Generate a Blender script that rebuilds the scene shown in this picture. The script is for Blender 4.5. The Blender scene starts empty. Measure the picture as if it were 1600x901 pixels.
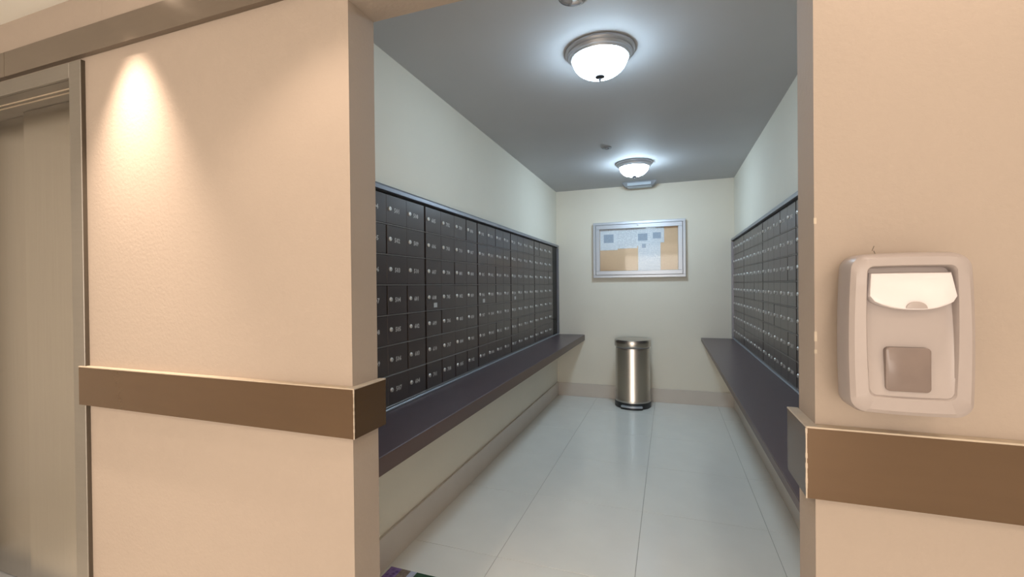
import bpy, bmesh, math, random
from mathutils import Vector, Matrix
random.seed(7)
PI = math.pi
SC = bpy.context.scene
COL = SC.collection

# ------------------------------------------------------------------ camera
H = 1.38
cam_d = bpy.data.cameras.new('camera')
cam_d.sensor_width = 36
cam_d.lens = 694.7 / 1600 * 36
cam_d.clip_start = 0.02
cam = bpy.data.objects.new('camera', cam_d)
COL.objects.link(cam)
YAW, PITCH, ROLL = 0.3388, -0.0066, -0.0098
F = Vector((-math.sin(YAW), math.cos(YAW), 0)); R = Vector((math.cos(YAW), math.sin(YAW), 0)); U = Vector((0, 0, 1))
c, s = math.cos(PITCH), math.sin(PITCH)
F, U = F * c + U * s, U * c - F * s
c, s = math.cos(ROLL), math.sin(ROLL)
R, U = R * c + U * s, U * c - R * s
m = Matrix((R, U, -F)).transposed().to_4x4()
m.translation = Vector((0, 0, H))
cam.matrix_world = m
SC.camera = cam

# ------------------------------------------------------------------ world, exposure
w = bpy.data.worlds.new('world'); SC.world = w; w.use_nodes = True
w.node_tree.nodes['Background'].inputs[0].default_value = (1.0, 0.85, 0.7, 1)
w.node_tree.nodes['Background'].inputs[1].default_value = 0.3
SC.view_settings.view_transform = 'Standard'
SC.view_settings.look = 'None'
SC.view_settings.exposure = 0.35
SC.view_settings.gamma = 1.0
SC.view_settings.use_curve_mapping = False

# front structure measured about the camera, S is its real scale
S = 1.38
def fx(v): return v * S
def fz(v): return H + (v - H) * S
Y0 = 0.7704 * S            # hall face of the wall
Y1 = 0.8562 * S            # mailroom face of the wall
JL, JR = fx(-0.6301), fx(0.2037)
ZL = fz(1.9825)            # lintel underside
HC = 2.50                  # hall ceiling
XL, XR, YB, ZC = -1.330, 0.692, 5.475, 2.552

# ------------------------------------------------------------------ hall lights: added area lights, downlight spots
def area(name, loc, sx, sy, power, color, rot=(0, 0, 0), spread=PI):
    d = bpy.data.lights.new(name, 'AREA'); d.shape = 'RECTANGLE'; d.size = sx; d.size_y = sy
    d.energy = power; d.color = color; d.spread = spread
    o = bpy.data.objects.new(name, d); COL.objects.link(o); o.location = loc; o.rotation_euler = rot
    return o
WARM = (1.0, 0.80, 0.63)
def spot(name, loc, power, angle, blend, color=WARM, size=0.02, rot=(0, 0, 0)):
    d = bpy.data.lights.new(name, 'SPOT'); d.energy = power; d.spot_size = angle; d.spot_blend = blend
    d.color = color; d.shadow_soft_size = size
    o = bpy.data.objects.new(name, d); COL.objects.link(o); o.location = loc; o.rotation_euler = rot
    return o
for hx_ in (-1.6, 1.2):
    for hy_ in (-0.8, -3.0):
        area('added_hall_light', (hx_, hy_, HC - 0.03), 1.4, 0.7, 11 if hy_ > -2 else 16, WARM)  # unseen lights added to brighten the hall walls and the room
# added fill light far behind the viewer, no window is built there
area('added_rear_fill', (-0.2, -4.9, 1.35), 3.6, 2.0, 122, (1.0, 0.88, 0.78), (PI / 2, 0, 0))
SPOTS = [(-1.80, Y0 - 0.15, 155, 1.06), (-0.87, Y0 - 0.42, 19, 1.75), (0.55, Y0 - 0.30, 15, 1.9), (-2.9, Y0 - 0.42, 6, 1.75), (2.1, Y0 - 0.35, 5, 1.9)]

# ------------------------------------------------------------------ materials
def mat(name, base, rough=0.5, metal=0.0, spec=0.5, var=None, bump=None, emit=None, aniso=0, coat=0):
    """procedural material; var=(scale, amount, stretch) noise on colour, bump=(scale, strength)"""
    mt = bpy.data.materials.new(name); mt.use_nodes = True
    nt = mt.node_tree; b = nt.nodes['Principled BSDF']
    b.inputs['Base Color'].default_value = (*base, 1)
    b.inputs['Roughness'].default_value = rough
    b.inputs['Metallic'].default_value = metal
    b.inputs['Specular IOR Level'].default_value = spec
    b.inputs['Anisotropic'].default_value = aniso
    b.inputs['Coat Weight'].default_value = coat
    tc = nt.nodes.new('ShaderNodeTexCoord')
    if var:
        sc, am, st = var
        mp = nt.nodes.new('ShaderNodeMapping'); mp.inputs['Scale'].default_value = st
        nt.links.new(tc.outputs['Object'], mp.inputs[0])
        n = nt.nodes.new('ShaderNodeTexNoise'); n.inputs['Scale'].default_value = sc; n.inputs['Detail'].default_value = 5
        nt.links.new(mp.outputs[0], n.inputs[0])
        mx = nt.nodes.new('ShaderNodeMix'); mx.data_type = 'RGBA'
        mx.inputs[6].default_value = (*[x * (1 - am) for x in base], 1)
        mx.inputs[7].default_value = (*[min(1, x * (1 + am)) for x in base], 1)
        nt.links.new(n.outputs[0], mx.inputs[0]); nt.links.new(mx.outputs[2], b.inputs['Base Color'])
    if bump:
        n = nt.nodes.new('ShaderNodeTexNoise'); n.inputs['Scale'].default_value = bump[0]; n.inputs['Detail'].default_value = 3
        nt.links.new(tc.outputs['Object'], n.inputs[0])
        bp = nt.nodes.new('ShaderNodeBump'); bp.inputs['Strength'].default_value = bump[1]; bp.inputs['Distance'].default_value = 0.002
        nt.links.new(n.outputs[0], bp.inputs['Height']); nt.links.new(bp.outputs[0], b.inputs['Normal'])
    if emit:
        b.inputs['Emission Color'].default_value = (*emit[0], 1); b.inputs['Emission Strength'].default_value = emit[1]
    return mt
M = {}
M['wall'] = mat('cream_wall_paint', (0.82, 0.775, 0.67), 0.75, spec=0.25, var=(3, 0.03, (1, 1, 1)), bump=(160, 0.12))
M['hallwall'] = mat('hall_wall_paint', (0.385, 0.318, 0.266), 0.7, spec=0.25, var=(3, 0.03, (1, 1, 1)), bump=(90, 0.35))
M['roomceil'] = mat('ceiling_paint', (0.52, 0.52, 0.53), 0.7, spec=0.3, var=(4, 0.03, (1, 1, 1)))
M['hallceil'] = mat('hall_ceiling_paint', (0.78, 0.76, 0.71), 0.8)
M['tile'] = mat('polished_floor_tile', (0.86, 0.85, 0.80), 0.16, spec=0.5, var=(5, 0.05, (1, 1, 1)))
M['grout'] = mat('grout', (0.42, 0.40, 0.36), 0.8)
M['basetile'] = mat('skirting_tile', (0.64, 0.58, 0.52), 0.35, var=(6, 0.05, (1, 1, 1)))
M['band'] = mat('bronze_laminate', (0.120, 0.074, 0.042), 0.24, metal=0.5, spec=0.5, var=(9, 0.06, (1, 1, 6)))
M['bandtop'] = mat('grey_bronze_laminate', (0.18, 0.145, 0.115), 0.28, metal=0.4, var=(9, 0.06, (1, 1, 6)))
M['ledge'] = mat('lit_ledge_and_chips', (0.50, 0.42, 0.33), 0.45, metal=0.2, var=(40, 0.2, (1, 1, 1)))  # pale tone paints downlight onto the band ledge; also paint chips, tracks
M['chip'] = mat('worn_edge', (0.50, 0.42, 0.34), 0.6, var=(70, 0.25, (1, 1, 1)))
M['steel'] = mat('brushed_steel', (0.47, 0.44, 0.40), 0.27, metal=1.0, var=(6, 0.07, (14, 14, 0.4)))
M['framesteel'] = mat('frame_steel', (0.29, 0.27, 0.245), 0.42, metal=0.8, var=(10, 0.05, (1, 1, 10)))
M['darksteel'] = mat('dark_steel', (0.12, 0.10, 0.08), 0.5, metal=0.6)
M['mail'] = mat('dark_bronze_door', (0.076, 0.061, 0.060), 0.28, metal=0.25, spec=0.6, var=(12, 0.12, (1, 1, 1)))
M['mailgap'] = mat('mailbox_shadow_gap', (0.008, 0.007, 0.007), 0.6)
M['rail'] = mat('bronze_rail', (0.30, 0.27, 0.26), 0.35, metal=0.6)
M['trimrail'] = mat('grey_bronze_rail', (0.27, 0.28, 0.32), 0.34, metal=0.6)
M['lock'] = mat('lock_chrome', (0.80, 0.79, 0.77), 0.38, metal=0.6)
M['num'] = mat('number_print', (0.55, 0.53, 0.52), 0.5)
M['counter'] = mat('dark_laminate', (0.100, 0.070, 0.080), 0.30, spec=0.6, var=(20, 0.1, (1, 1, 1)))
M['counteredge'] = mat('counter_edge', (0.085, 0.050, 0.042), 0.35)
M['can'] = mat('can_steel', (0.55, 0.53, 0.50), 0.27, metal=1.0, var=(8, 0.06, (14, 14, 0.4)), aniso=0.5)
M['black'] = mat('black_plastic', (0.018, 0.018, 0.02), 0.35)
M['alum'] = mat('satin_aluminium', (0.50, 0.54, 0.60), 0.35, metal=0.5, var=(12, 0.03, (1, 1, 1)))
M['cork'] = mat('cork', (0.82, 0.57, 0.37), 0.85, var=(220, 0.18, (1, 1, 1)))
M['nickel'] = mat('brushed_nickel', (0.58, 0.58, 0.61), 0.42, metal=0.7)
M['finial'] = mat('dark_nickel', (0.035, 0.035, 0.04), 0.5, spec=0.3)
M['chrome'] = mat('chrome', (0.75, 0.76, 0.78), 0.15, metal=1.0)
M['dome'] = mat('lit_frosted_glass', (0.9, 0.93, 1.0), 0.4, emit=((0.63, 0.83, 1.0), 32))
M['dome_far'] = mat('lit_frosted_glass_far', (0.9, 0.93, 1.0), 0.4, emit=((0.63, 0.83, 1.0), 55))
M['whitepl'] = mat('white_plastic', (0.365, 0.315, 0.30), 0.38, var=(20, 0.02, (1, 1, 1)))
M['lever'] = mat('white_gloss_plastic', (0.66, 0.61, 0.62), 0.3)
M['window'] = mat('smoked_window', (0.19, 0.145, 0.13), 0.25, var=(14, 0.2, (1, 1, 1)))
M['diffuser'] = mat('prismatic_diffuser', (0.50, 0.55, 0.60), 0.4)
M['greypl'] = mat('grey_plastic', (0.26, 0.27, 0.29), 0.5)
M['lamp'] = mat('downlight_lens', (1, 0.9, 0.8), 0.4, emit=((1, 0.8, 0.6), 6))
M['sticker'] = mat('paper_sticker', (0.55, 0.55, 0.54), 0.7)
M['shaft'] = mat('shaft_dark', (0.03, 0.03, 0.03), 0.9)

def glass_mat():
    mt = bpy.data.materials.new('case_glass'); mt.use_nodes = True; nt = mt.node_tree
    nt.nodes.clear()
    o = nt.nodes.new('ShaderNodeOutputMaterial'); t = nt.nodes.new('ShaderNodeBsdfTransparent'); g = nt.nodes.new('ShaderNodeBsdfGlossy')
    g.inputs['Roughness'].default_value = 0.06; t.inputs[0].default_value = (0.98, 0.99, 0.99, 1)
    fr = nt.nodes.new('ShaderNodeFresnel'); fr.inputs[0].default_value = 1.33
    mx = nt.nodes.new('ShaderNodeMixShader')
    nt.links.new(fr.outputs[0], mx.inputs[0]); nt.links.new(t.outputs[0], mx.inputs[1]); nt.links.new(g.outputs[0], mx.inputs[2])
    nt.links.new(mx.outputs[0], o.inputs[0])
    return mt
M['glass'] = glass_mat()

def paper_mat(name, base, ink, scale, dens):
    """sheet with lines of tiny illegible print"""
    mt = mat(name, base, 0.7); nt = mt.node_tree; b = nt.nodes['Principled BSDF']
    tc = nt.nodes.new('ShaderNodeTexCoord')
    sx = nt.nodes.new('ShaderNodeSeparateXYZ'); nt.links.new(tc.outputs['Object'], sx.inputs[0])
    m1 = nt.nodes.new('ShaderNodeMath'); m1.operation = 'MULTIPLY'; m1.inputs[1].default_value = scale
    nt.links.new(sx.outputs['Z'], m1.inputs[0])
    m2 = nt.nodes.new('ShaderNodeMath'); m2.operation = 'FRACT'; nt.links.new(m1.outputs[0], m2.inputs[0])
    m3 = nt.nodes.new('ShaderNodeMath'); m3.operation = 'LESS_THAN'; m3.inputs[1].default_value = 0.45; nt.links.new(m2.outputs[0], m3.inputs[0])
    n = nt.nodes.new('ShaderNodeTexNoise'); n.inputs['Scale'].default_value = 60; nt.links.new(tc.outputs['Object'], n.inputs[0])
    m4 = nt.nodes.new('ShaderNodeMath'); m4.operation = 'GREATER_THAN'; m4.inputs[1].default_value = dens; nt.links.new(n.outputs[0], m4.inputs[0])
    m5 = nt.nodes.new('ShaderNodeMath'); m5.operation = 'MULTIPLY'; nt.links.new(m3.outputs[0], m5.inputs[0]); nt.links.new(m4.outputs[0], m5.inputs[1])
    mx = nt.nodes.new('ShaderNodeMix'); mx.data_type = 'RGBA'; mx.inputs[6].default_value = (*base, 1); mx.inputs[7].default_value = (*ink, 1)
    nt.links.new(m5.outputs[0], mx.inputs[0]); nt.links.new(mx.outputs[2], b.inputs['Base Color'])
    return mt

# ------------------------------------------------------------------ mesh helpers
def box(bm, x0, x1, y0, y1, z0, z1, bev=0.0, mi=0, seg=1):
    vs = [bm.verts.new(p) for p in [(x0, y0, z0), (x1, y0, z0), (x1, y1, z0), (x0, y1, z0), (x0, y0, z1), (x1, y0, z1), (x1, y1, z1), (x0, y1, z1)]]
    fs = [bm.faces.new([vs[i] for i in q]) for q in [(0, 3, 2, 1), (4, 5, 6, 7), (0, 1, 5, 4), (1, 2, 6, 5), (2, 3, 7, 6), (3, 0, 4, 7)]]
    for f in fs: f.material_index = mi
    if bev:
        es = list({e for f in fs for e in f.edges})
        bmesh.ops.bevel(bm, geom=es, offset=bev, segments=seg, affect='EDGES', profile=0.6)
    return fs
def lathe(bm, prof, n=32, cx=0, cy=0, sx=1, sy=1, mi=0, axis='Z'):
    """prof list of (r, h); spun about axis"""
    rings = []
    def P(r, h, a):
        if axis == 'Z': return (cx + r * math.cos(a) * sx, cy + r * math.sin(a) * sy, h)
        return (h, cx + r * math.cos(a), cy + r * math.sin(a))          # axis X
    for r, h in prof:
        if r < 1e-6: rings.append([bm.verts.new(P(0, h, 0))])
        else: rings.append([bm.verts.new(P(r, h, 2 * PI * i / n)) for i in range(n)])
    for a, b in zip(rings, rings[1:]):
        for i in range(n):
            j = (i + 1) % n
            if len(a) == 1 and len(b) == 1: continue
            if len(a) == 1: f = bm.faces.new((a[0], b[i], b[j]))
            elif len(b) == 1: f = bm.faces.new((a[i], b[0], a[j]))
            else: f = bm.faces.new((a[i], b[i], b[j], a[j]))
            f.material_index = mi
def loft(bm, loops, cap0=True, cap1=True, mi=0):
    rings = [[bm.verts.new(p) for p in L] for L in loops]
    n = len(rings[0])
    for a, b in zip(rings, rings[1:]):
        for i in range(n):
            j = (i + 1) % n
            bm.faces.new((a[i], a[j], b[j], b[i])).material_index = mi
    if cap0: bm.faces.new(rings[0][::-1]).material_index = mi
    if cap1: bm.faces.new(rings[-1]).material_index = mi
def obj(name, bm, mats, parent=None, smooth=False, loc=None):
    bmesh.ops.recalc_face_normals(bm, faces=bm.faces)
    me = bpy.data.meshes.new(name); bm.to_mesh(me); bm.free()
    for x in (mats if isinstance(mats, (list, tuple)) else [mats]): me.materials.append(x)
    if smooth:
        me.polygons.foreach_set('use_smooth', [True] * len(me.polygons))
        me.set_sharp_from_angle(angle=math.radians(35))
    o = bpy.data.objects.new(name, me); COL.objects.link(o)
    if loc: o.location = loc
    if parent: o.parent = parent
    return o
def tag(o, label, cat, group=None):
    o['label'] = label; o['category'] = cat
    if group: o['group'] = group
    return o
def thing(name, label, cat, loc=(0, 0, 0), group=None):
    o = bpy.data.objects.new(name, None); COL.objects.link(o); o.location = loc; o.empty_display_size = 0.1
    return tag(o, label, cat, group)
def struct(name, bm, mats, label=None, smooth=False):
    o = obj(name, bm, mats, smooth=smooth); o['kind'] = 'structure'
    if label: o['label'] = label; o['category'] = name.split('_')[0]
    return o
def sbox(name, x0, x1, y0, y1, z0, z1, mt, label=None, bev=0):
    bm = bmesh.new(); box(bm, x0, x1, y0, y1, z0, z1, bev); return struct(name, bm, mt, label)
def pbox(name, parent, x0, x1, y0, y1, z0, z1, mt, bev=0.0, seg=1, smooth=False):
    """box given in the parent's local frame"""
    bm = bmesh.new(); box(bm, x0, x1, y0, y1, z0, z1, bev, seg=seg); return obj(name, bm, mt, parent, smooth)

# ------------------------------------------------------------------ the setting
HX0, HX1, HY0 = -4.2, 3.4, -5.0
DX1 = fx(-1.5228) + 0.012     # right edge of the elevator opening frame
DTOP = fz(2.0192) - 0.012     # top of its frame
DX0 = DX1 - 1.36
fl = sbox('floor', HX0, HX1, HY0, YB, -0.05, -0.003, M['grout'], 'grout bed under the pale polished floor tiles')
# floor tiles, each its own piece
tx, ty = 0.675, 0.70
def tile_mesh(w_, h_):
    bm = bmesh.new(); g = 0.0012; box(bm, g, w_ - g, g, h_ - g, -0.003, 0.0, 0.0008)
    me = bpy.data.meshes.new('tile'); bmesh.ops.recalc_face_normals(bm, faces=bm.faces); bm.to_mesh(me); bm.free(); me.materials.append(M['tile']); return me
cache = {}
xs = [XL] + [x for x in [-1.51 + 0.675 * k for k in range(0, 6)] if XL < x < XR] + [XR]
xs = [XL, -0.835, -0.16, 0.515, XR]
ys = [1.40 + ty * k for k in range(0, 6)] + [YB]
ys = [Y0] + [y for y in ys if y > Y0]
def put_tile(x0, x1, y0, y1):
    k = (round(x1 - x0, 3), round(y1 - y0, 3))
    if k not in cache: cache[k] = tile_mesh(*k)
    t = bpy.data.objects.new('tile', cache[k]); COL.objects.link(t); t.parent = fl; t.location = (x0, y0, 0)
for xa, xb in zip(xs, xs[1:]):
    for ya, yb in zip(ys, ys[1:]): put_tile(xa, xb, ya, yb)
hx = [HX0 + (HX1 - HX0) / 11 * i for i in range(12)]
hy = [HY0 + (Y0 - HY0) / 4 * i for i in range(5)]
for xa, xb in zip(hx, hx[1:]):
    for ya, yb in zip(hy, hy[1:]): put_tile(xa, xb, ya, yb)

sbox('wall_left', XL - 0.1, XL, Y1, YB, 0, ZC, M['wall'], 'cream side wall of the mail room above and below the left mailboxes')
sbox('wall_right', XR, XR + 0.1, Y1, YB, 0, ZC, M['wall'], 'cream side wall of the mail room behind the right mailboxes')
sbox('wall_back', XL - 0.1, XR + 0.1, YB, YB + 0.1, 0, ZC, M['wall'], 'cream end wall of the mail room carrying the notice board')
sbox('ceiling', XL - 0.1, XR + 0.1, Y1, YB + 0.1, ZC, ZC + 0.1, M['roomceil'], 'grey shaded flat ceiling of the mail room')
# hall: wall with the two openings, one mesh
bm = bmesh.new()
box(bm, DX1 - 0.03, JL, Y0, Y1, 0, ZC)             # pier between elevator and mail room
box(bm, JR, HX1, Y0, Y1, 0, ZC)                    # right of the mail room
box(bm, JL, JR, Y0, Y1, ZL, ZC)                    # lintel
box(bm, DX0 + 0.03, DX1 - 0.03, Y0, Y1, DTOP - 0.03, ZC)
box(bm, HX0, DX0 + 0.03, Y0, Y1, 0, ZC)
wf = struct('wall_front', bm, M['hallwall'], 'warm cream hall wall with the opening into the mail room')
for (px, pz, L_, a) in [(fx(0.2755), fz(1.428), 0.010, 1.9), (fx(0.2772), fz(1.422), 0.008, 1.2)]:
    bm = bmesh.new(); dx, dz = math.cos(a) * L_ / 2, math.sin(a) * L_ / 2
    box(bm, -L_ / 2, L_ / 2, -0.0003, 0.0, -0.0006, 0.0006)
    o = obj('scuff', bm, M['darksteel'], wf, loc=(px, Y0, pz)); o.rotation_euler = (0, a, 0)
# chips of missing paint on the right jamb edge
for z_, l_ in [(1.50, 0.012), (1.26, 0.02), (1.235, 0.008)]:
    bm = bmesh.new(); box(bm, JR - 0.0006, JR + 0.004, Y0 - 0.0006, Y0 + 0.002, z_, z_ + l_)
    obj('paint_chip', bm, M['ledge'], wf)
sbox('ceiling_hall', HX0, HX1, HY0, Y0, HC, HC + 0.1, M['hallceil'], 'warm cream ceiling of the hall')
sbox('wall_hall_back', HX0, HX1, HY0 - 0.1, HY0, 0, HC, M['hallceil'], 'hall wall behind the viewer')
sbox('wall_hall_left', HX0 - 0.1, HX0, HY0, Y1, 0, HC, M['hallceil'], 'far left end wall of the hall')
sbox('wall_hall_right', HX1, HX1 + 0.1, HY0, Y1, 0, HC, M['hallceil'], 'far right end wall of the hall')

# baseboards
sbox('baseboard_left', XL, XL + 0.016, Y1, YB - 0.016, 0, 0.166, M['basetile'], 'beige tile baseboard along the left wall', 0.002)
sbox('baseboard_right', XR - 0.016, XR, Y1, YB - 0.016, 0, 0.166, M['basetile'], 'beige tile baseboard along the right wall', 0.002)
sbox('baseboard_back', XL, XR, YB - 0.016, YB, 0, 0.160, M['basetile'], 'beige tile baseboard along the end wall', 0.002)

# bronze bands (chair rails) on the hall wall
BO = 0.0152 * S
BT, BB = fz(1.1703), fz(1.0647)
def band(name, pts_boxes, label, corner):
    bm = bmesh.new()
    for b_ in pts_boxes: box(bm, *b_, BB, BT - 0.004)
    o = struct(name, bm, M['band'], label)
    bm = bmesh.new()
    for b_ in pts_boxes: box(bm, b_[0] - 0.001, b_[1] + 0.001, b_[2] - 0.001, b_[3], BT - 0.004, BT, 0.0008)
    obj('ledge', bm, M['ledge'], o)['label'] = 'thin pale ledge along the top of the band, downlight put into its colour'
    bm = bmesh.new(); cx, cy = corner
    n = 14
    for i in range(n):                               # worn corner edge, slightly uneven
        za = BB + (BT - 0.004 - BB) * i / n; zb = BB + (BT - 0.004 - BB) * (i + 1) / n
        q = 0.0010 + random.random() * 0.0008
        box(bm, cx - q, cx + q, cy - q, cy + q, za, zb)
    obj('corner_edge', bm, M['chip'], o)['label'] = 'chipped pale corner edge'
    return o
band('trim_1', [(DX1 - 0.025, JL + BO, Y0 - BO, Y0), (JL, JL + BO, Y0, Y1 + 0.012)], 'dark bronze wall band wrapping the left jamb beside the elevator', (JL + BO, Y0 - BO))
band('trim_2', [(JR - BO, HX1, Y0 - BO, Y0), (JR - BO, JR, Y0, Y1 + 0.012)], 'dark bronze wall band wrapping the right jamb below the dispenser', (JR - BO, Y0 - BO))
# lower edge chip line of the right band
U0, U1 = fz(2.019), fz(2.092)
bm = bmesh.new(); box(bm, -1.868 * S, HX1, Y0 - BO, Y0, U0, U1, 0.001)
box(bm, HX0, -1.868 * S - 0.002, Y0 - BO, Y0, U0, U1, 0.001)
struct('trim_3', bm, M['bandtop'], 'grey brown metal band running high along the hall wall')

# ------------------------------------------------------------------ elevator door (structure)
fp = 0.014
bm = bmesh.new()
FW, FT = 0.072, 0.058
prof = [(DX1 - FW, DX1, 0, DTOP), (DX0, DX0 + FW, 0, DTOP)]
box(bm, DX1 - FW, DX1, Y0 - fp, Y0, 0, DTOP, 0.002)
box(bm, DX0, DX0 + FW, Y0 - fp, Y0, 0, DTOP, 0.002)
box(bm, DX0 + FW, DX1 - FW, Y0 - fp, Y0, DTOP - FT, DTOP, 0.002)
# reveals
box(bm, DX1 - FW, DX1 - 0.031, Y0, Y1 + 0.05, 0, DTOP - FT)
box(bm, DX0 + 0.031, DX0 + FW, Y0, Y1 + 0.05, 0, DTOP - FT)
box(bm, DX0 + 0.031, DX1 - 0.031, Y0, Y1 + 0.05, DTOP - FT, DTOP - 0.031)
dr = struct('door_1', bm, M['framesteel'], 'brushed steel elevator door and frame at the left edge')
pbox('frame_side', dr, DX1, DX1 + 0.003, Y0 - fp + 0.001, Y0, 0, DTOP - 0.001, M['darksteel'])
mid = (DX0 + DX1) / 2
for (a, b_, yy) in [(mid, DX1 - FW, Y0 + 0.115), (DX0 + FW, mid, Y0 + 0.14)]:
    pbox('door_leaf', dr, a + 0.001, b_ - 0.001, yy, yy + 0.02, 0.012, DTOP - FT, M['steel'], 0.002)
for yy in (0.040, 0.062):
    pbox('door_track', dr, DX0 + FW, DX1 - FW, Y0 + yy, Y0 + yy + 0.004, DTOP - FT - 0.004, DTOP - FT, M['ledge'])
pbox('door_sill', dr, DX0 + FW, DX1 - FW, Y0, Y1 + 0.04, 0.0, 0.010, M['alum'])
sbox('wall_shaft', DX0 - 0.05, DX1 + 0.05, Y1 + 0.08, Y1 + 0.15, 0, 2.55, M['shaft'], 'dark elevator shaft behind the steel door')

# ------------------------------------------------------------------ downlights in the hall
for i, (x, y, pw, ang) in enumerate(SPOTS):
    t = thing('downlight', 'round recessed downlight in the hall ceiling ' + ['between the elevator and the left jamb', 'above the left jamb', 'above the sanitizer dispenser', 'in front of the elevator', 'farthest right along the hall wall'][i], 'downlight', (x, y, HC), 'recessed downlights along the hall wall')
    bm = bmesh.new(); lathe(bm, [(0.032, 0), (0.032, -0.004), (0.045, -0.005), (0.048, 0)], 28); obj('trim_ring', bm, M['whitepl'], t, True)
    bm = bmesh.new(); lathe(bm, [(0.031, -0.001), (0.0, -0.001)], 28); obj('lens', bm, M['lamp'], t)
    spot('downlight_beam', (x, y, HC - 0.012), pw, ang, 0.5 if i else 1.0)

# ------------------------------------------------------------------ mailboxes
ROWS, ZB0, ZT0 = 7, 0.782, 1.842
PITCH_Z = (ZT0 - ZB0) / ROWS
glyph_cache = {}
def number_mesh(txt):
    cu = bpy.data.curves.new('number', 'FONT'); cu.body = txt; cu.size = 0.033; cu.resolution_u = 1
    cu.extrude = 0.0003; cu.offset = 0.0007; cu.align_x = 'CENTER'; cu.align_y = 'CENTER'
    o = bpy.data.objects.new('tmp', cu); COL.objects.link(o)
    dg = bpy.context.evaluated_depsgraph_get()
    me = bpy.data.meshes.new_from_object(o.evaluated_get(dg))
    bpy.data.objects.remove(o); bpy.data.curves.remove(cu)
    me.materials.clear(); me.materials.append(M['num'])
    # stand the text up: local x -> y axis, y -> z
    me.transform(Matrix(((0, 0, 1, 0), (1, 0, 0, 0), (0, 1, 0, 0), (0, 0, 0, 1))))
    return me
def lock_mesh():
    bm = bmesh.new()
    lathe(bm, [(0.0115, 0), (0.0115, 0.003), (0.0095, 0.006), (0.0075, 0.007), (0.0, 0.007)], 14, axis='X')
    box(bm, 0.007, 0.0074, -0.001, 0.001, -0.004, 0.004, mi=1)
    bmesh.ops.recalc_face_normals(bm, faces=bm.faces)
    me = bpy.data.meshes.new('lock'); bm.to_mesh(me); bm.free(); me.materials.append(M['lock']); me.materials.append(M['mailgap'])
    return me
LOCK = lock_mesh()
door_cache = {}
def door_mesh(w_, gl, gr, h_=None):
    k = (round(w_, 4), gl, gr)
    if k in door_cache: return door_cache[k]
    bm = bmesh.new(); h_ = PITCH_Z
    box(bm, 0, 0.010, -w_ / 2 + gl, w_ / 2 - gr, 0.0055, h_ - 0.0025, 0.0012)
    bmesh.ops.recalc_face_normals(bm, faces=bm.faces)
    me = bpy.data.meshes.new('mailbox_door'); bm.to_mesh(me); bm.free(); me.materials.append(M['mail']); door_cache[k] = me
    return me
def boxno(i):
    """i-th box number counted from 501, ten boxes to a floor"""
    f, u = divmod(i, 10)
    return str((5 + f) * 100 + u + 1)
# pairs of doors between which the photograph shows a wide dark gap: (module, row from the top, left column)
WIDE = {('L', 0, 1, 1), ('L', 0, 3, 2), ('L', 0, 5, 2), ('L', 0, 3, 1), ('L', 1, 0, 2), ('L', 1, 2, 1), ('L', 1, 4, 0), ('L', 1, 6, 0), ('L', 1, 6, 1), ('L', 1, 6, 2),
        ('L', 2, 0, 1), ('L', 2, 2, 1), ('L', 2, 3, 1), ('L', 2, 5, 1), ('L', 3, 5, 0), ('L', 3, 3, 1), ('L', 4, 0, 0), ('L', 4, 2, 2), ('L', 0, 4, 2),
        ('R', 2, 5, 3), ('R', 2, 2, 3), ('R', 2, 0, 2), ('R', 2, 4, 1), ('R', 1, 3, 2)}
STICK = {('L', 1, 3, 0), ('L', 2, 3, 0), ('L', 3, 3, 0)}
def bank(side, mods, first, labels):
    """mods: list of (y_start, y_end, n) in reading order as seen facing the bank"""
    sgn = 1 if side == 'L' else -1
    wallx = XL if side == 'L' else XR
    idx = first
    for mi_, (ya, yb, n) in enumerate(mods):
        yc = (ya + yb) / 2; W = abs(yb - ya); cw = (W - 0.016) / n
        t = thing('mailbox_cabinet', labels[mi_], 'mailboxes', (wallx, yc, ZB0), 'mailbox cabinets on the %s wall' % ('left' if side == 'L' else 'right'))
        if side == 'R': t.rotation_euler = (0, 0, PI)
        # local frame: +x out of the wall, reading direction = +y
        pbox('body', t, 0.0, 0.0045, -W / 2 + 0.0005, W / 2 - 0.0005, -0.004, ZT0 - ZB0, M['mailgap'])
        bm = bmesh.new()
        for r in range(ROWS): box(bm, 0.004, 0.0165, -W / 2 + 0.006, W / 2 - 0.006, r * PITCH_Z - 0.001, r * PITCH_Z + 0.0035, 0.0008)
        obj('shelf_rail', bm, M['rail'], t)['label'] = 'lighter bronze rails between the rows of doors'
        for cI in range(n):
            for rI in range(ROWS):
                rt = rI                               # from the top
                gl = 0.005 if (side, mi_, rt, cI - 1) in WIDE else 0.0006
                gr = 0.005 if (side, mi_, rt, cI) in WIDE else 0.0006
                y = -W / 2 + 0.008 + cw * (cI + 0.5)
                d = bpy.data.objects.new('mailbox_door', door_mesh(cw, gl, gr)); COL.objects.link(d); d.parent = t
                d.location = (0.0045, y, (ROWS - 1 - rt) * PITCH_Z)
                missing = (side, mi_, rt, cI) == ('L', 2, 4, 1)
                lk = bpy.data.objects.new('lock', LOCK); COL.objects.link(lk); lk.parent = d
                lk.location = (0.010 if not missing else 0.0035, -cw / 2 + 0.028, PITCH_Z * 0.53)
                lk.rotation_euler = (random.uniform(-0.5, 0.5), 0, 0)
                nm = bpy.data.objects.new('number', number_mesh(boxno(idx + cI * 7 + rt))); COL.objects.link(nm); nm.parent = d
                nm.location = (0.0103, -cw / 2 + 0.092, PITCH_Z * 0.50)
                if (side, mi_, rt, cI) in STICK:
                    st = pbox('sticker', d, 0.0101, 0.0106, -0.005, 0.035, PITCH_Z * 0.12, PITCH_Z * 0.30, M['sticker']); st['label'] = 'small pale paper sticker'
        idx += 7 * n
    return idx
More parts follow.
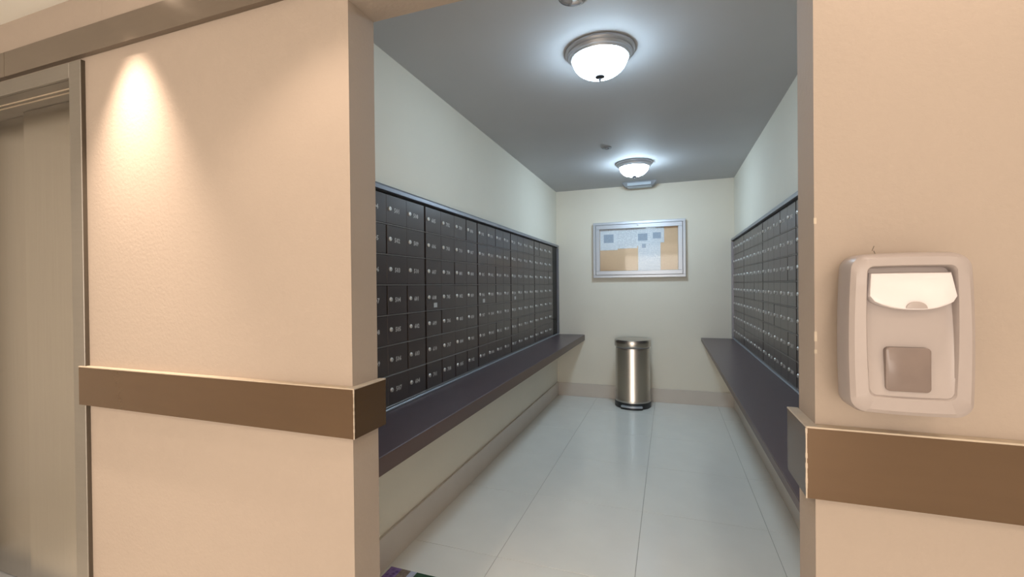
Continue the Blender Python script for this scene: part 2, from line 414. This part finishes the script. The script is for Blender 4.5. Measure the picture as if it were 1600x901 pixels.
ordn = ['nearest to the hall', 'second from the hall', 'third from the hall', 'fourth from the hall', 'next to the end wall']
L_mods = [(1.503, 2.241, 4), (2.241, 2.981, 4), (2.981, 3.705, 4), (3.705, 4.44, 4), (4.44, 5.215, 4)]
bank('L', L_mods, -14, ['bronze bank of numbered mailboxes on the left wall, ' + o_ for o_ in ordn])
R_mods = [(5.44, 4.736, 4), (4.736, 3.832, 5), (3.832, 2.891, 5), (2.891, 2.15, 4)]
bank('R', R_mods, 140, ['dark mailbox cabinet on the right wall, ' + o_ for o_ in ['farthest, beside the end wall', 'second from the end wall, five doors wide', 'third from the end wall, five doors wide', 'nearest, mostly hidden by the right jamb']])
def surround(side, y0, y1, ymod_end, label):
    sgn = 1 if side == 'L' else -1
    wx = XL if side == 'L' else XR
    t = thing('mailbox_surround', label, 'metal frame', (wx, (y0 + y1) / 2, ZB0))
    if side == 'R': t.rotation_euler = (0, 0, PI)
    h = (y1 - y0) / 2; zt = 1.879 - ZB0
    o_ = 0.034
    bm = bmesh.new(); loft(bm, [[(0, yy, zt - 0.028), (o_, yy, zt - 0.028), (o_, yy, zt - 0.010), (o_ - 0.006, yy, zt), (0, yy, zt)] for yy in (-h, h)])
    obj('top_rail', bm, M['trimrail'], t)
    pbox('recess_shadow_strip', t, 0, 0.012, -h, h, zt - 0.0365, zt - 0.0285, M['mailgap'])  # near-black strip painting the recess shadow below the top rail
    pbox('bottom_rail', t, 0, 0.026, -h, h, -0.014, -0.005, M['alum'], 0.001)
    e0, e1 = -h, h
    pbox('side_rail', t, 0, o_, e0, e0 + 0.03, -0.005, zt - 0.037, M['trimrail'], 0.001)
    pbox('side_rail', t, 0, o_, e1 - 0.03, e1, -0.005, zt - 0.037, M['trimrail'], 0.001)
    # dark filler between last cabinet and side rail (far end)
    if side == 'L': pbox('filler_panel', t, 0, 0.012, ymod_end - (y0 + y1) / 2 + 0.002, h - 0.031, -0.004, zt - 0.038, M['mailgap'])
    return t
surround('L', 1.46, 5.455, 5.215, 'grey bronze metal frame around the left bank of mailboxes')
surround('R', 2.11, 5.473, 5.44, 'grey bronze metal frame around the right bank of mailboxes')
# small key left in a far mailbox door
t = thing('key', 'dark key sticking out of a far mailbox on the left wall', 'key', (XL + 0.0145, 5.12, 0.98))
bm = bmesh.new(); box(bm, 0, 0.03, -0.002, 0.002, -0.003, 0.003); obj('blade', bm, M['black'], t)
bm = bmesh.new(); box(bm, 0.03, 0.06, -0.004, 0.004, -0.012, 0.012, 0.003); obj('bow', bm, M['black'], t)

# ------------------------------------------------------------------ counters
def counter(name, x0, x1, ye, zb, label):
    t = thing(name, label, 'counter', ((x0 + x1) / 2, (Y1 + YB) / 2, zb))
    w_ = (x1 - x0) / 2; l_ = (YB - Y1) / 2 - 0.001
    pbox('worktop', t, -w_, w_, -l_, l_, 0.0, 0.766 - zb, M['counter'], 0.0015)
    if ye < 0: pbox('edge_strip', t, w_, w_ + 0.0015, -l_, l_, 0.002, 0.766 - zb - 0.002, M['counteredge'])
    else: pbox('edge_strip', t, -w_ - 0.0015, -w_, -l_, l_, 0.002, 0.766 - zb - 0.002, M['counteredge'])
    return t
counter('counter', XL + 0.0005, -0.984, -1, 0.696, 'dark plum laminate counter under the left mailboxes')
counter('counter', 0.344, XR - 0.0005, 1, 0.732, 'dark plum laminate counter under the right mailboxes')

# ------------------------------------------------------------------ trash can
t = thing('trash_can', 'round brushed steel pedal bin standing at the end wall', 'trash can', (-0.393, 5.235, 0))
bm = bmesh.new(); lathe(bm, [(0, 0), (0.195, 0), (0.200, 0.006), (0.200, 0.060), (0.194, 0.068), (0, 0.068)], 48); obj('base', bm, M['black'], t, True)
bm = bmesh.new(); lathe(bm, [(0.196, 0.066), (0.196, 0.10), (0.192, 0.11), (0.190, 0.64), (0.186, 0.665), (0.178, 0.667), (0.178, 0.64)], 64); obj('body', bm, M['can'], t, True)
bm = bmesh.new(); lathe(bm, [(0.182, 0.655), (0.182, 0.688), (0.0, 0.688)], 48); obj('collar', bm, M['greypl'], t, True)
bm = bmesh.new(); lathe(bm, [(0.190, 0.680), (0.199, 0.682), (0.201, 0.690), (0.201, 0.748), (0.197, 0.758), (0.180, 0.763), (0.0, 0.772)], 64); obj('lid', bm, M['can'], t, True)
bm = bmesh.new()
N = 12
def arc(r, z): return [(r * math.sin(a), -r * math.cos(a), z) for a in [(-0.55 + 1.1 * i / N) for i in range(N + 1)]]
o1, i1 = arc(0.222, 0.022), arc(0.190, 0.022); o2, i2 = arc(0.222, 0.040), arc(0.190, 0.044)
loft(bm, [[a, b, c_, d_] for a, b, c_, d_ in zip(o1, i1, i2, o2)])
pd = obj('pedal', bm, M['alum'], t, True); pd['label'] = 'silver foot pedal'
bm = bmesh.new(); o1, i1, o2, i2 = arc(0.225, 0.002), arc(0.198, 0.002), arc(0.225, 0.014), arc(0.198, 0.014)
loft(bm, [[a, b, c_, d_] for a, b, c_, d_ in zip(o1, i1, i2, o2)]); obj('foot', bm, M['black'], t, True)
bm = bmesh.new(); box(bm, -0.035, 0.035, 0.188, 0.212, 0.60, 0.74, 0.005); obj('hinge', bm, M['black'], t)

# ------------------------------------------------------------------ notice board
bx0, bx1, bz0, bz1 = -0.862, 0.186, 1.462, 2.125
BW, BH = bx1 - bx0, bz1 - bz0
t = thing('notice_board', 'silver framed glazed cork notice board on the end wall', 'notice board', ((bx0 + bx1) / 2, YB, bz0))
hw = BW / 2; fr = 0.040
bm = bmesh.new()
for (a, b_, c_, d_) in [(-hw, hw, 0, 0.03), (-hw, hw, BH - 0.03, BH), (-hw, -hw + 0.03, 0.03, BH - 0.03), (hw - 0.03, hw, 0.03, BH - 0.03)]:
    box(bm, a, b_, -0.05, 0, c_, d_, 0.002)
obj('frame', bm, M['alum'], t)
g = 0.033; dw = 0.048
bm = bmesh.new()
for (a, b_, c_, d_) in [(-hw + g, hw - g, g, g + dw), (-hw + g, hw - g, BH - g - dw, BH - g), (-hw + g, -hw + g + dw, g + dw, BH - g - dw), (hw - g - dw, hw - g, g + dw, BH - g - dw)]:
    box(bm, a, b_, -0.056, -0.042, c_, d_, 0.0025)
dd = obj('glazed_door', bm, M['alum'], t)
bm = bmesh.new(); box(bm, -hw + g + dw, hw - g - dw, -0.048, -0.045, g + dw, BH - g - dw); obj('pane', bm, M['glass'], dd)
bm = bmesh.new(); lathe(bm, [(0.012, 0), (0.012, 0.004), (0.008, 0.006), (0, 0.006)], 16)
lk = obj('lock', bm, M['nickel'], dd, True); lk.rotation_euler = (PI / 2, 0, 0); lk.location = (0.0, -0.056, BH - 0.045)
pbox('cork_panel', t, -hw + 0.03, hw - 0.03, -0.016, -0.004, 0.03, BH - 0.03, M['cork'])
IW0, IW1 = bx0 + g + dw, bx1 - g - dw; IZ0, IZ1 = bz0 + g + dw, bz1 - g - dw
pale = (0.86, 0.88, 0.92)
pm = [paper_mat('printed_sheet_%d' % i, pale, ink, sc, de) for i, (ink, sc, de) in enumerate([((0.70, 0.73, 0.80), 60, 0.45), ((0.58, 0.60, 0.66), 75, 0.45), ((0.66, 0.70, 0.77), 45, 0.45), ((0.64, 0.68, 0.76), 90, 0.45)])]
fig = mat('printed_block', (0.40, 0.46, 0.56), 0.7, var=(60, 0.2, (1, 1, 1)))
PAPERS = [  # u0,u1,v0,v1 (v down), material, figure block, label
    (0.00, 0.235, -0.02, 0.50, 0, (0.05, 0.18, 0.12, 0.32), 'pale notice pinned at the top left corner of the cork board'),
    (0.232, 0.49, -0.02, 0.47, 1, None, 'pale typed notice second from the left on the cork board'),
    (0.488, 0.665, -0.02, 0.42, 2, (0.50, 0.62, 0.13, 0.30), 'pale notice with a blue-grey square, third from the left'),
    (0.66, 0.83, -0.02, 0.36, 3, (0.69, 0.79, 0.12, 0.26), 'pale notice with a small dark picture, rightmost on the cork board'),
    (0.50, 0.785, 0.36, 1.02, 3, (0.55, 0.60, 0.38, 0.47), 'tall pale notice hanging lowest near the middle of the cork board')]
for k, (u0, u1, v0, v1, mi_, fg, lab) in enumerate(PAPERS):
    X = lambda u: IW0 + (IW1 - IW0) * u
    Z = lambda v: IZ1 - (IZ1 - IZ0) * v
    yy = YB - 0.0165 - 0.0012 * (k + 1)
    p = thing('notice_sheet', lab, 'paper', (X((u0 + u1) / 2), yy, Z(v1)), 'notices pinned inside the notice board')
    W = X(u1) - X(u0); Hh = Z(v0) - Z(v1)
    bm = bmesh.new()
    n = 6
    rows_ = []
    for i in range(n + 1):
        z_ = Hh * i / n; cu_ = -0.001 * (1 - i / n) ** 2
        rows_.append([bm.verts.new((-W / 2 + W * j / 4, cu_, z_)) for j in range(5)])
    for a, b_ in zip(rows_, rows_[1:]):
        for j in range(4): bm.faces.new((a[j], a[j + 1], b_[j + 1], b_[j]))
    sh = obj('sheet', bm, pm[mi_], p)
    md = sh.modifiers.new('thick', 'SOLIDIFY'); md.thickness = 0.0003
    if fg:
        a, b_, c_, d_ = fg
        cx_ = X((u0 + u1) / 2)
        pbox('printed_picture', p, X(a) - cx_, X(b_) - cx_, -0.0016, -0.0009, Z(d_) - Z(v1), Z(c_) - Z(v1), fig)
    bm = bmesh.new(); lathe(bm, [(0, -0.009), (0.004, -0.009), (0.003, -0.002), (0, -0.001)], 8)
    pn = obj('push_pin', bm, M['whitepl'], p, True); pn.rotation_euler = (-PI / 2, 0, 0); pn.location = (0, 0.0, Hh - 0.02); pn.scale = (1, 1, 1)

# ------------------------------------------------------------------ ceiling lamps
def dome_lamp(x, y, label, r, dm='dome'):
    t = thing('ceiling_lamp', label, 'ceiling lamp', (x, y, ZC), 'flush dome lamps in the mail room')
    bm = bmesh.new()
    lathe(bm, [(r * 0.9, 0), (r, -0.003), (r, -0.012), (r * 0.965, -0.020), (r * 0.93, -0.022), (r * 0.90, -0.034), (r * 0.86, -0.038), (r * 0.835, -0.045), (r * 0.80, -0.046), (r * 0.78, -0.03), (0, -0.02)], 56)
    obj('pan', bm, M['nickel'], t, True)
    bm = bmesh.new(); R_ = r * 0.79
    prof = []
    for i in range(13):
        a = PI / 2 * i / 12
        prof.append((R_ * math.cos(a) ** 0.82 if i < 12 else 0, -0.040 - 0.088 * math.sin(a)))
    lathe(bm, prof, 56); obj('glass_dome', bm, M[dm], t, True)
    bm = bmesh.new(); lathe(bm, [(0, -0.124), (0.023, -0.126), (0.024, -0.131), (0.011, -0.137), (0.006, -0.139), (0.0075, -0.145), (0.004, -0.151), (0, -0.152)], 20)
    obj('finial', bm, M['finial'], t, True)
dome_lamp(-0.318, 2.262, 'lit frosted dome ceiling lamp nearest to the hall', 0.172)
dome_lamp(-0.308, 4.46, 'lit frosted dome ceiling lamp nearest to the end wall', 0.172, 'dome_far')

# round metal fitting at the top edge of the frame
t = thing('ceiling_vent', 'round chrome fitting with ribs on the ceiling before the first lamp', 'ceiling fitting', (-0.352, 1.782, ZC))
bm = bmesh.new(); lathe(bm, [(0.066, 0), (0.068, -0.006), (0.062, -0.014), (0.056, -0.014), (0.054, -0.006), (0.054, 0)], 40); obj('rim', bm, M['chrome'], t, True)
bm = bmesh.new(); lathe(bm, [(0.054, -0.004), (0.030, -0.006), (0.026, -0.014), (0, -0.016)], 32); obj('core', bm, M['nickel'], t, True)
for k in range(6):
    a = k * PI / 3
    o = pbox('rib', t, 0.022, 0.058, -0.003, 0.003, -0.016, -0.010, M['chrome']); o.rotation_euler = (0, 0, a)
# small sprinkler cap
t = thing('sprinkler_cap', 'small round white cap on the ceiling left of the far lamp', 'sprinkler', (-0.49, 3.87, ZC))
bm = bmesh.new(); lathe(bm, [(0.040, 0), (0.042, -0.003), (0.040, -0.006), (0.0, -0.007)], 28); obj('plate', bm, M['greypl'], t, True)
bm = bmesh.new(); lathe(bm, [(0.016, -0.006), (0.014, -0.016), (0, -0.018)], 16); obj('button', bm, M['greypl'], t, True)
# emergency light by the end wall
t = thing('emergency_light', 'small grey rectangular light unit on the ceiling beside the end wall', 'emergency light', (-0.31, 5.33, ZC))
def rr(hx_, hy_, z_): return [(-hx_, -hy_, z_), (hx_, -hy_, z_), (hx_, hy_, z_), (-hx_, hy_, z_)]
bm = bmesh.new(); loft(bm, [rr(0.185, 0.075, 0), rr(0.185, 0.075, -0.012), rr(0.15, 0.06, -0.050), rr(0.14, 0.052, -0.052)]); obj('housing', bm, M['greypl'], t)
bm = bmesh.new(); loft(bm, [rr(0.135, 0.046, -0.051), rr(0.130, 0.042, -0.058)]); obj('diffuser', bm, M['diffuser'], t)
pbox('test_lens', t, -0.13, 0.13, -0.079, -0.068, -0.045, -0.014, M['diffuser'], 0.002)

# ------------------------------------------------------------------ soap dispenser
DXc, DZc = 0.2802 * S + 0.010, fz(1.3155)
t = thing('soap_dispenser', 'white plastic hand sanitizer dispenser with push lever on the right hall wall', 'dispenser', (DXc, Y0, DZc))
K = S / 1.38
def outline(wt, wm, wb, zt, zb, r, y, x_off=0.0, n=8, bow=0.0):
    """rounded, slightly bulging outline: half widths at top, middle and bottom"""
    def hwid(z_):
        u = (z_ - zb) / (zt - zb)
        return wb * (1 - u) ** 2 + 2 * u * (1 - u) * (2 * wm - (wt + wb) / 2) + wt * u * u
    pts = []
    for (cx_s, cz, a0) in [(1, zt - r, 0), (-1, zt - r, PI / 2), (-1, zb + r, PI), (1, zb + r, 1.5 * PI)]:
        for i in range(n + 1):
            a = a0 + PI / 2 * i / n
            px = math.cos(a) * r; pz = math.sin(a) * r
            z_ = cz + pz
            w_ = hwid(z_) - r
            b_ = bow * (1 - (abs(px + cx_s * w_) / (wm + 1e-6)) ** 2)
            pts.append((cx_s * w_ + px + x_off, y, z_ + (b_ if z_ > 0 else -b_)))
        # side midpoints to carry the bulge
        if a0 in (PI / 2,) :
            for k in range(1, 8):
                z_ = (zt - r) + ((zb + r) - (zt - r)) * k / 8; pts.append((-hwid(z_) + x_off, y, z_))
        if a0 == 1.5 * PI:
            for k in range(1, 8):
                z_ = (zb + r) + ((zt - r) - (zb + r)) * k / 8; pts.append((hwid(z_) + x_off, y, z_))
        if a0 == 0:
            for k in range(1, 6):
                x_ = (hwid(zt - r) - r) * (1 - 2 * k / 6); pts.append((x_ + x_off, y, zt + bow * (1 - (x_ / wm) ** 2)))
        if a0 == PI:
            for k in range(1, 6):
                x_ = (hwid(zb + r) - r) * (-1 + 2 * k / 6); pts.append((x_ + x_off, y, zb - bow * (1 - (x_ / wm) ** 2)))
    return pts
W2 = 0.0865; ZT, ZBm = 0.138, -0.145
bm = bmesh.new()
loft(bm, [outline(0.072, 0.074, 0.070, ZT - 0.008, ZBm + 0.008, 0.02, 0.0), outline(0.074, 0.076, 0.072, ZT - 0.006, ZBm + 0.006, 0.02, -0.045)])
obj('back_housing', bm, M['whitepl'], t, True)
bm = bmesh.new()
a1 = (0.087, 0.092, 0.089)
loops = [outline(a1[0] - .002, a1[1] - .002, a1[2] - .002, ZT - 0.003, ZBm + 0.003, 0.022, -0.043, bow=0.002),
         outline(*a1, ZT, ZBm, 0.024, -0.050, bow=0.003),
         outline(a1[0] - 0.0005, a1[1] - .0005, a1[2] - .0005, ZT - 0.0005, ZBm + 0.0005, 0.024, -0.090, bow=0.003),
         outline(a1[0] - 0.003, a1[1] - .003, a1[2] - .003, ZT - 0.003, ZBm + 0.003, 0.023, -0.100, bow=0.003),
         outline(a1[0] - 0.010, a1[1] - .010, a1[2] - .010, ZT - 0.009, ZBm + 0.010, 0.020, -0.106, bow=0.003),
         outline(0.063, 0.065, 0.061, ZT - 0.021, ZBm + 0.031, 0.010, -0.107, bow=0.001),
         outline(0.061, 0.063, 0.059, ZT - 0.023, ZBm + 0.033, 0.010, -0.1035, bow=0.001)]
loft(bm, loops, cap0=True, cap1=False)
# recessed panel: deep at the top behind the lever, flush at the bottom
L0 = loops[-1]
def depth(z_): 
    u = (z_ - (ZBm + 0.033)) / ((ZT - 0.023) - (ZBm + 0.033)); u = max(0, min(1, u))
    return -0.1045 + 0.020 * u ** 1.3
inner = [(x * 0.985, depth(z_), z_ * 0.99 + 0.0001) for x, y, z_ in L0]
ringA = [bm.verts.new(p) for p in L0]; ringB = [bm.verts.new(p) for p in inner]
n = len(ringA)
for i in range(n):
    j = (i + 1) % n; bm.faces.new((ringA[i], ringA[j], ringB[j], ringB[i]))
# grid fill of the panel by horizontal strips between mirrored points
f = bm.faces.new(ringB); bmesh.ops.triangulate(bm, faces=[f])
bmesh.ops.remove_doubles(bm, verts=bm.verts, dist=1e-5)
obj('cover', bm, M['whitepl'], t, True)
# push lever with curved lower edge
bm = bmesh.new()
def lever_loop(k_, y, dz=0.0, pr=0.0):
    pts = []
    hw_ = 0.0620 * k_
    n_ = 20
    top = 0.105; 
    for i in range(n_ + 1):                                   # top edge left to right
        x = -hw_ * 0.93 + 2 * hw_ * 0.93 * i / n_
        pts.append((x, top - (1 - k_) * 0.05))
    for i in range(n_ + 1):                                   # lower edge right to left: shallow bow
        u = 1 - 2 * i / n_
        x = hw_ * u
        zlow = 0.058 - 0.018 * (1 - abs(u) ** 2.4) + (1 - k_) * 0.03
        if abs(u) > 0.93: zlow += (abs(u) - 0.93) * 0.08
        pts.append((x, zlow))
    return [(x, y - 0.006 * (1 - (x / 0.066) ** 2) * pr - 0.20 * (0.105 - z_) * (pr > 0) * min(1, pr * 2), z_ + dz) for x, z_ in pts]
loft(bm, [lever_loop(1.0, -0.086), lever_loop(1.0, -0.098, pr=0.3), lever_loop(0.975, -0.102, pr=0.5), lever_loop(0.93, -0.103, pr=0.6)])
lv = obj('push_lever', bm, M['lever'], t, True); lv['label'] = 'glossy white push lever'
bm = bmesh.new()
def half(r, y): return [(r * math.cos(PI * i / 14), y, r * 0.78 * math.sin(PI * i / 14)) for i in range(15)]
loft(bm, [half(0.0145, 0.002), half(0.0145, -0.0012), half(0.0128, -0.0016)])
em = obj('thumb_pad', bm, M['whitepl'], lv, True); em.location = (0.002, -0.1195, 0.0435)
# dark lip below the lever
# window
bm = bmesh.new()
def rrect(hw_, hh_, r, y, n=5):
    pts = []
    for (sx_, sz_, a0) in [(1, 1, 0), (-1, 1, PI / 2), (-1, -1, PI), (1, -1, 1.5 * PI)]:
        for i in range(n + 1):
            a = a0 + PI / 2 * i / n; pts.append((sx_ * (hw_ - r) + r * math.cos(a), y, sz_ * (hh_ - r) + r * math.sin(a)))
    return pts
cz_ = fz(1.2690) - DZc
WY = -0.1085
loft(bm, [rrect(0.0320, 0.0385, 0.007, WY + 0.012), rrect(0.0320, 0.0385, 0.007, WY + 0.0015), rrect(0.0305, 0.037, 0.006, WY + 0.0005)])
win = obj('level_window', bm, M['window'], t, True); win.location = (fx(0.2838) - DXc, 0.0, cz_); win['label'] = 'smoky brown level window'

# ------------------------------------------------------------------ magazine on the floor
def cover_mat():
    mt = mat('magazine_print', (0.2, 0.1, 0.3), 0.25); nt = mt.node_tree; b = nt.nodes['Principled BSDF']
    tc = nt.nodes.new('ShaderNodeTexCoord'); v = nt.nodes.new('ShaderNodeTexVoronoi'); v.inputs['Scale'].default_value = 40
    nt.links.new(tc.outputs['Object'], v.inputs[0])
    r_ = nt.nodes.new('ShaderNodeValToRGB'); e = r_.color_ramp.elements
    e[0].color = (0.07, 0.03, 0.16, 1); e[1].color = (0.24, 0.15, 0.42, 1); e[1].position = 0.6
    nt.links.new(v.outputs['Distance'], r_.inputs[0])
    nt.links.new(r_.outputs[0], b.inputs['Base Color'])
    return mt
M['mag_purple'] = cover_mat()
M['mag_photo'] = mat('magazine_photo', (0.22, 0.17, 0.14), 0.25, var=(60, 0.9, (1, 1, 1)))
M['mag_blue'] = mat('magazine_pale_print', (0.50, 0.54, 0.68), 0.25, var=(60, 0.3, (1, 1, 1)))
M['mag_green'] = mat('magazine_green', (0.015, 0.075, 0.04), 0.25)
M['paper'] = mat('page_edges', (0.62, 0.60, 0.56), 0.7)
t = thing('magazine', 'purple and green glossy magazine lying on the floor behind the left jamb', 'magazine', (-1.135, 1.735, 0.0))
t.rotation_euler = (0, 0, math.radians(0))
pbox('pages', t, -0.155, 0.155, -0.11, 0.11, 0.0, 0.009, M['paper'])
for (a, b_, k_) in [(-0.156, -0.095, 'mag_purple'), (-0.095, -0.045, 'mag_photo'), (-0.045, -0.012, 'mag_blue'), (-0.012, 0.156, 'mag_green')]:
    pbox('cover_panel', t, a, b_, -0.111, 0.111, 0.009, 0.0102, M[k_])
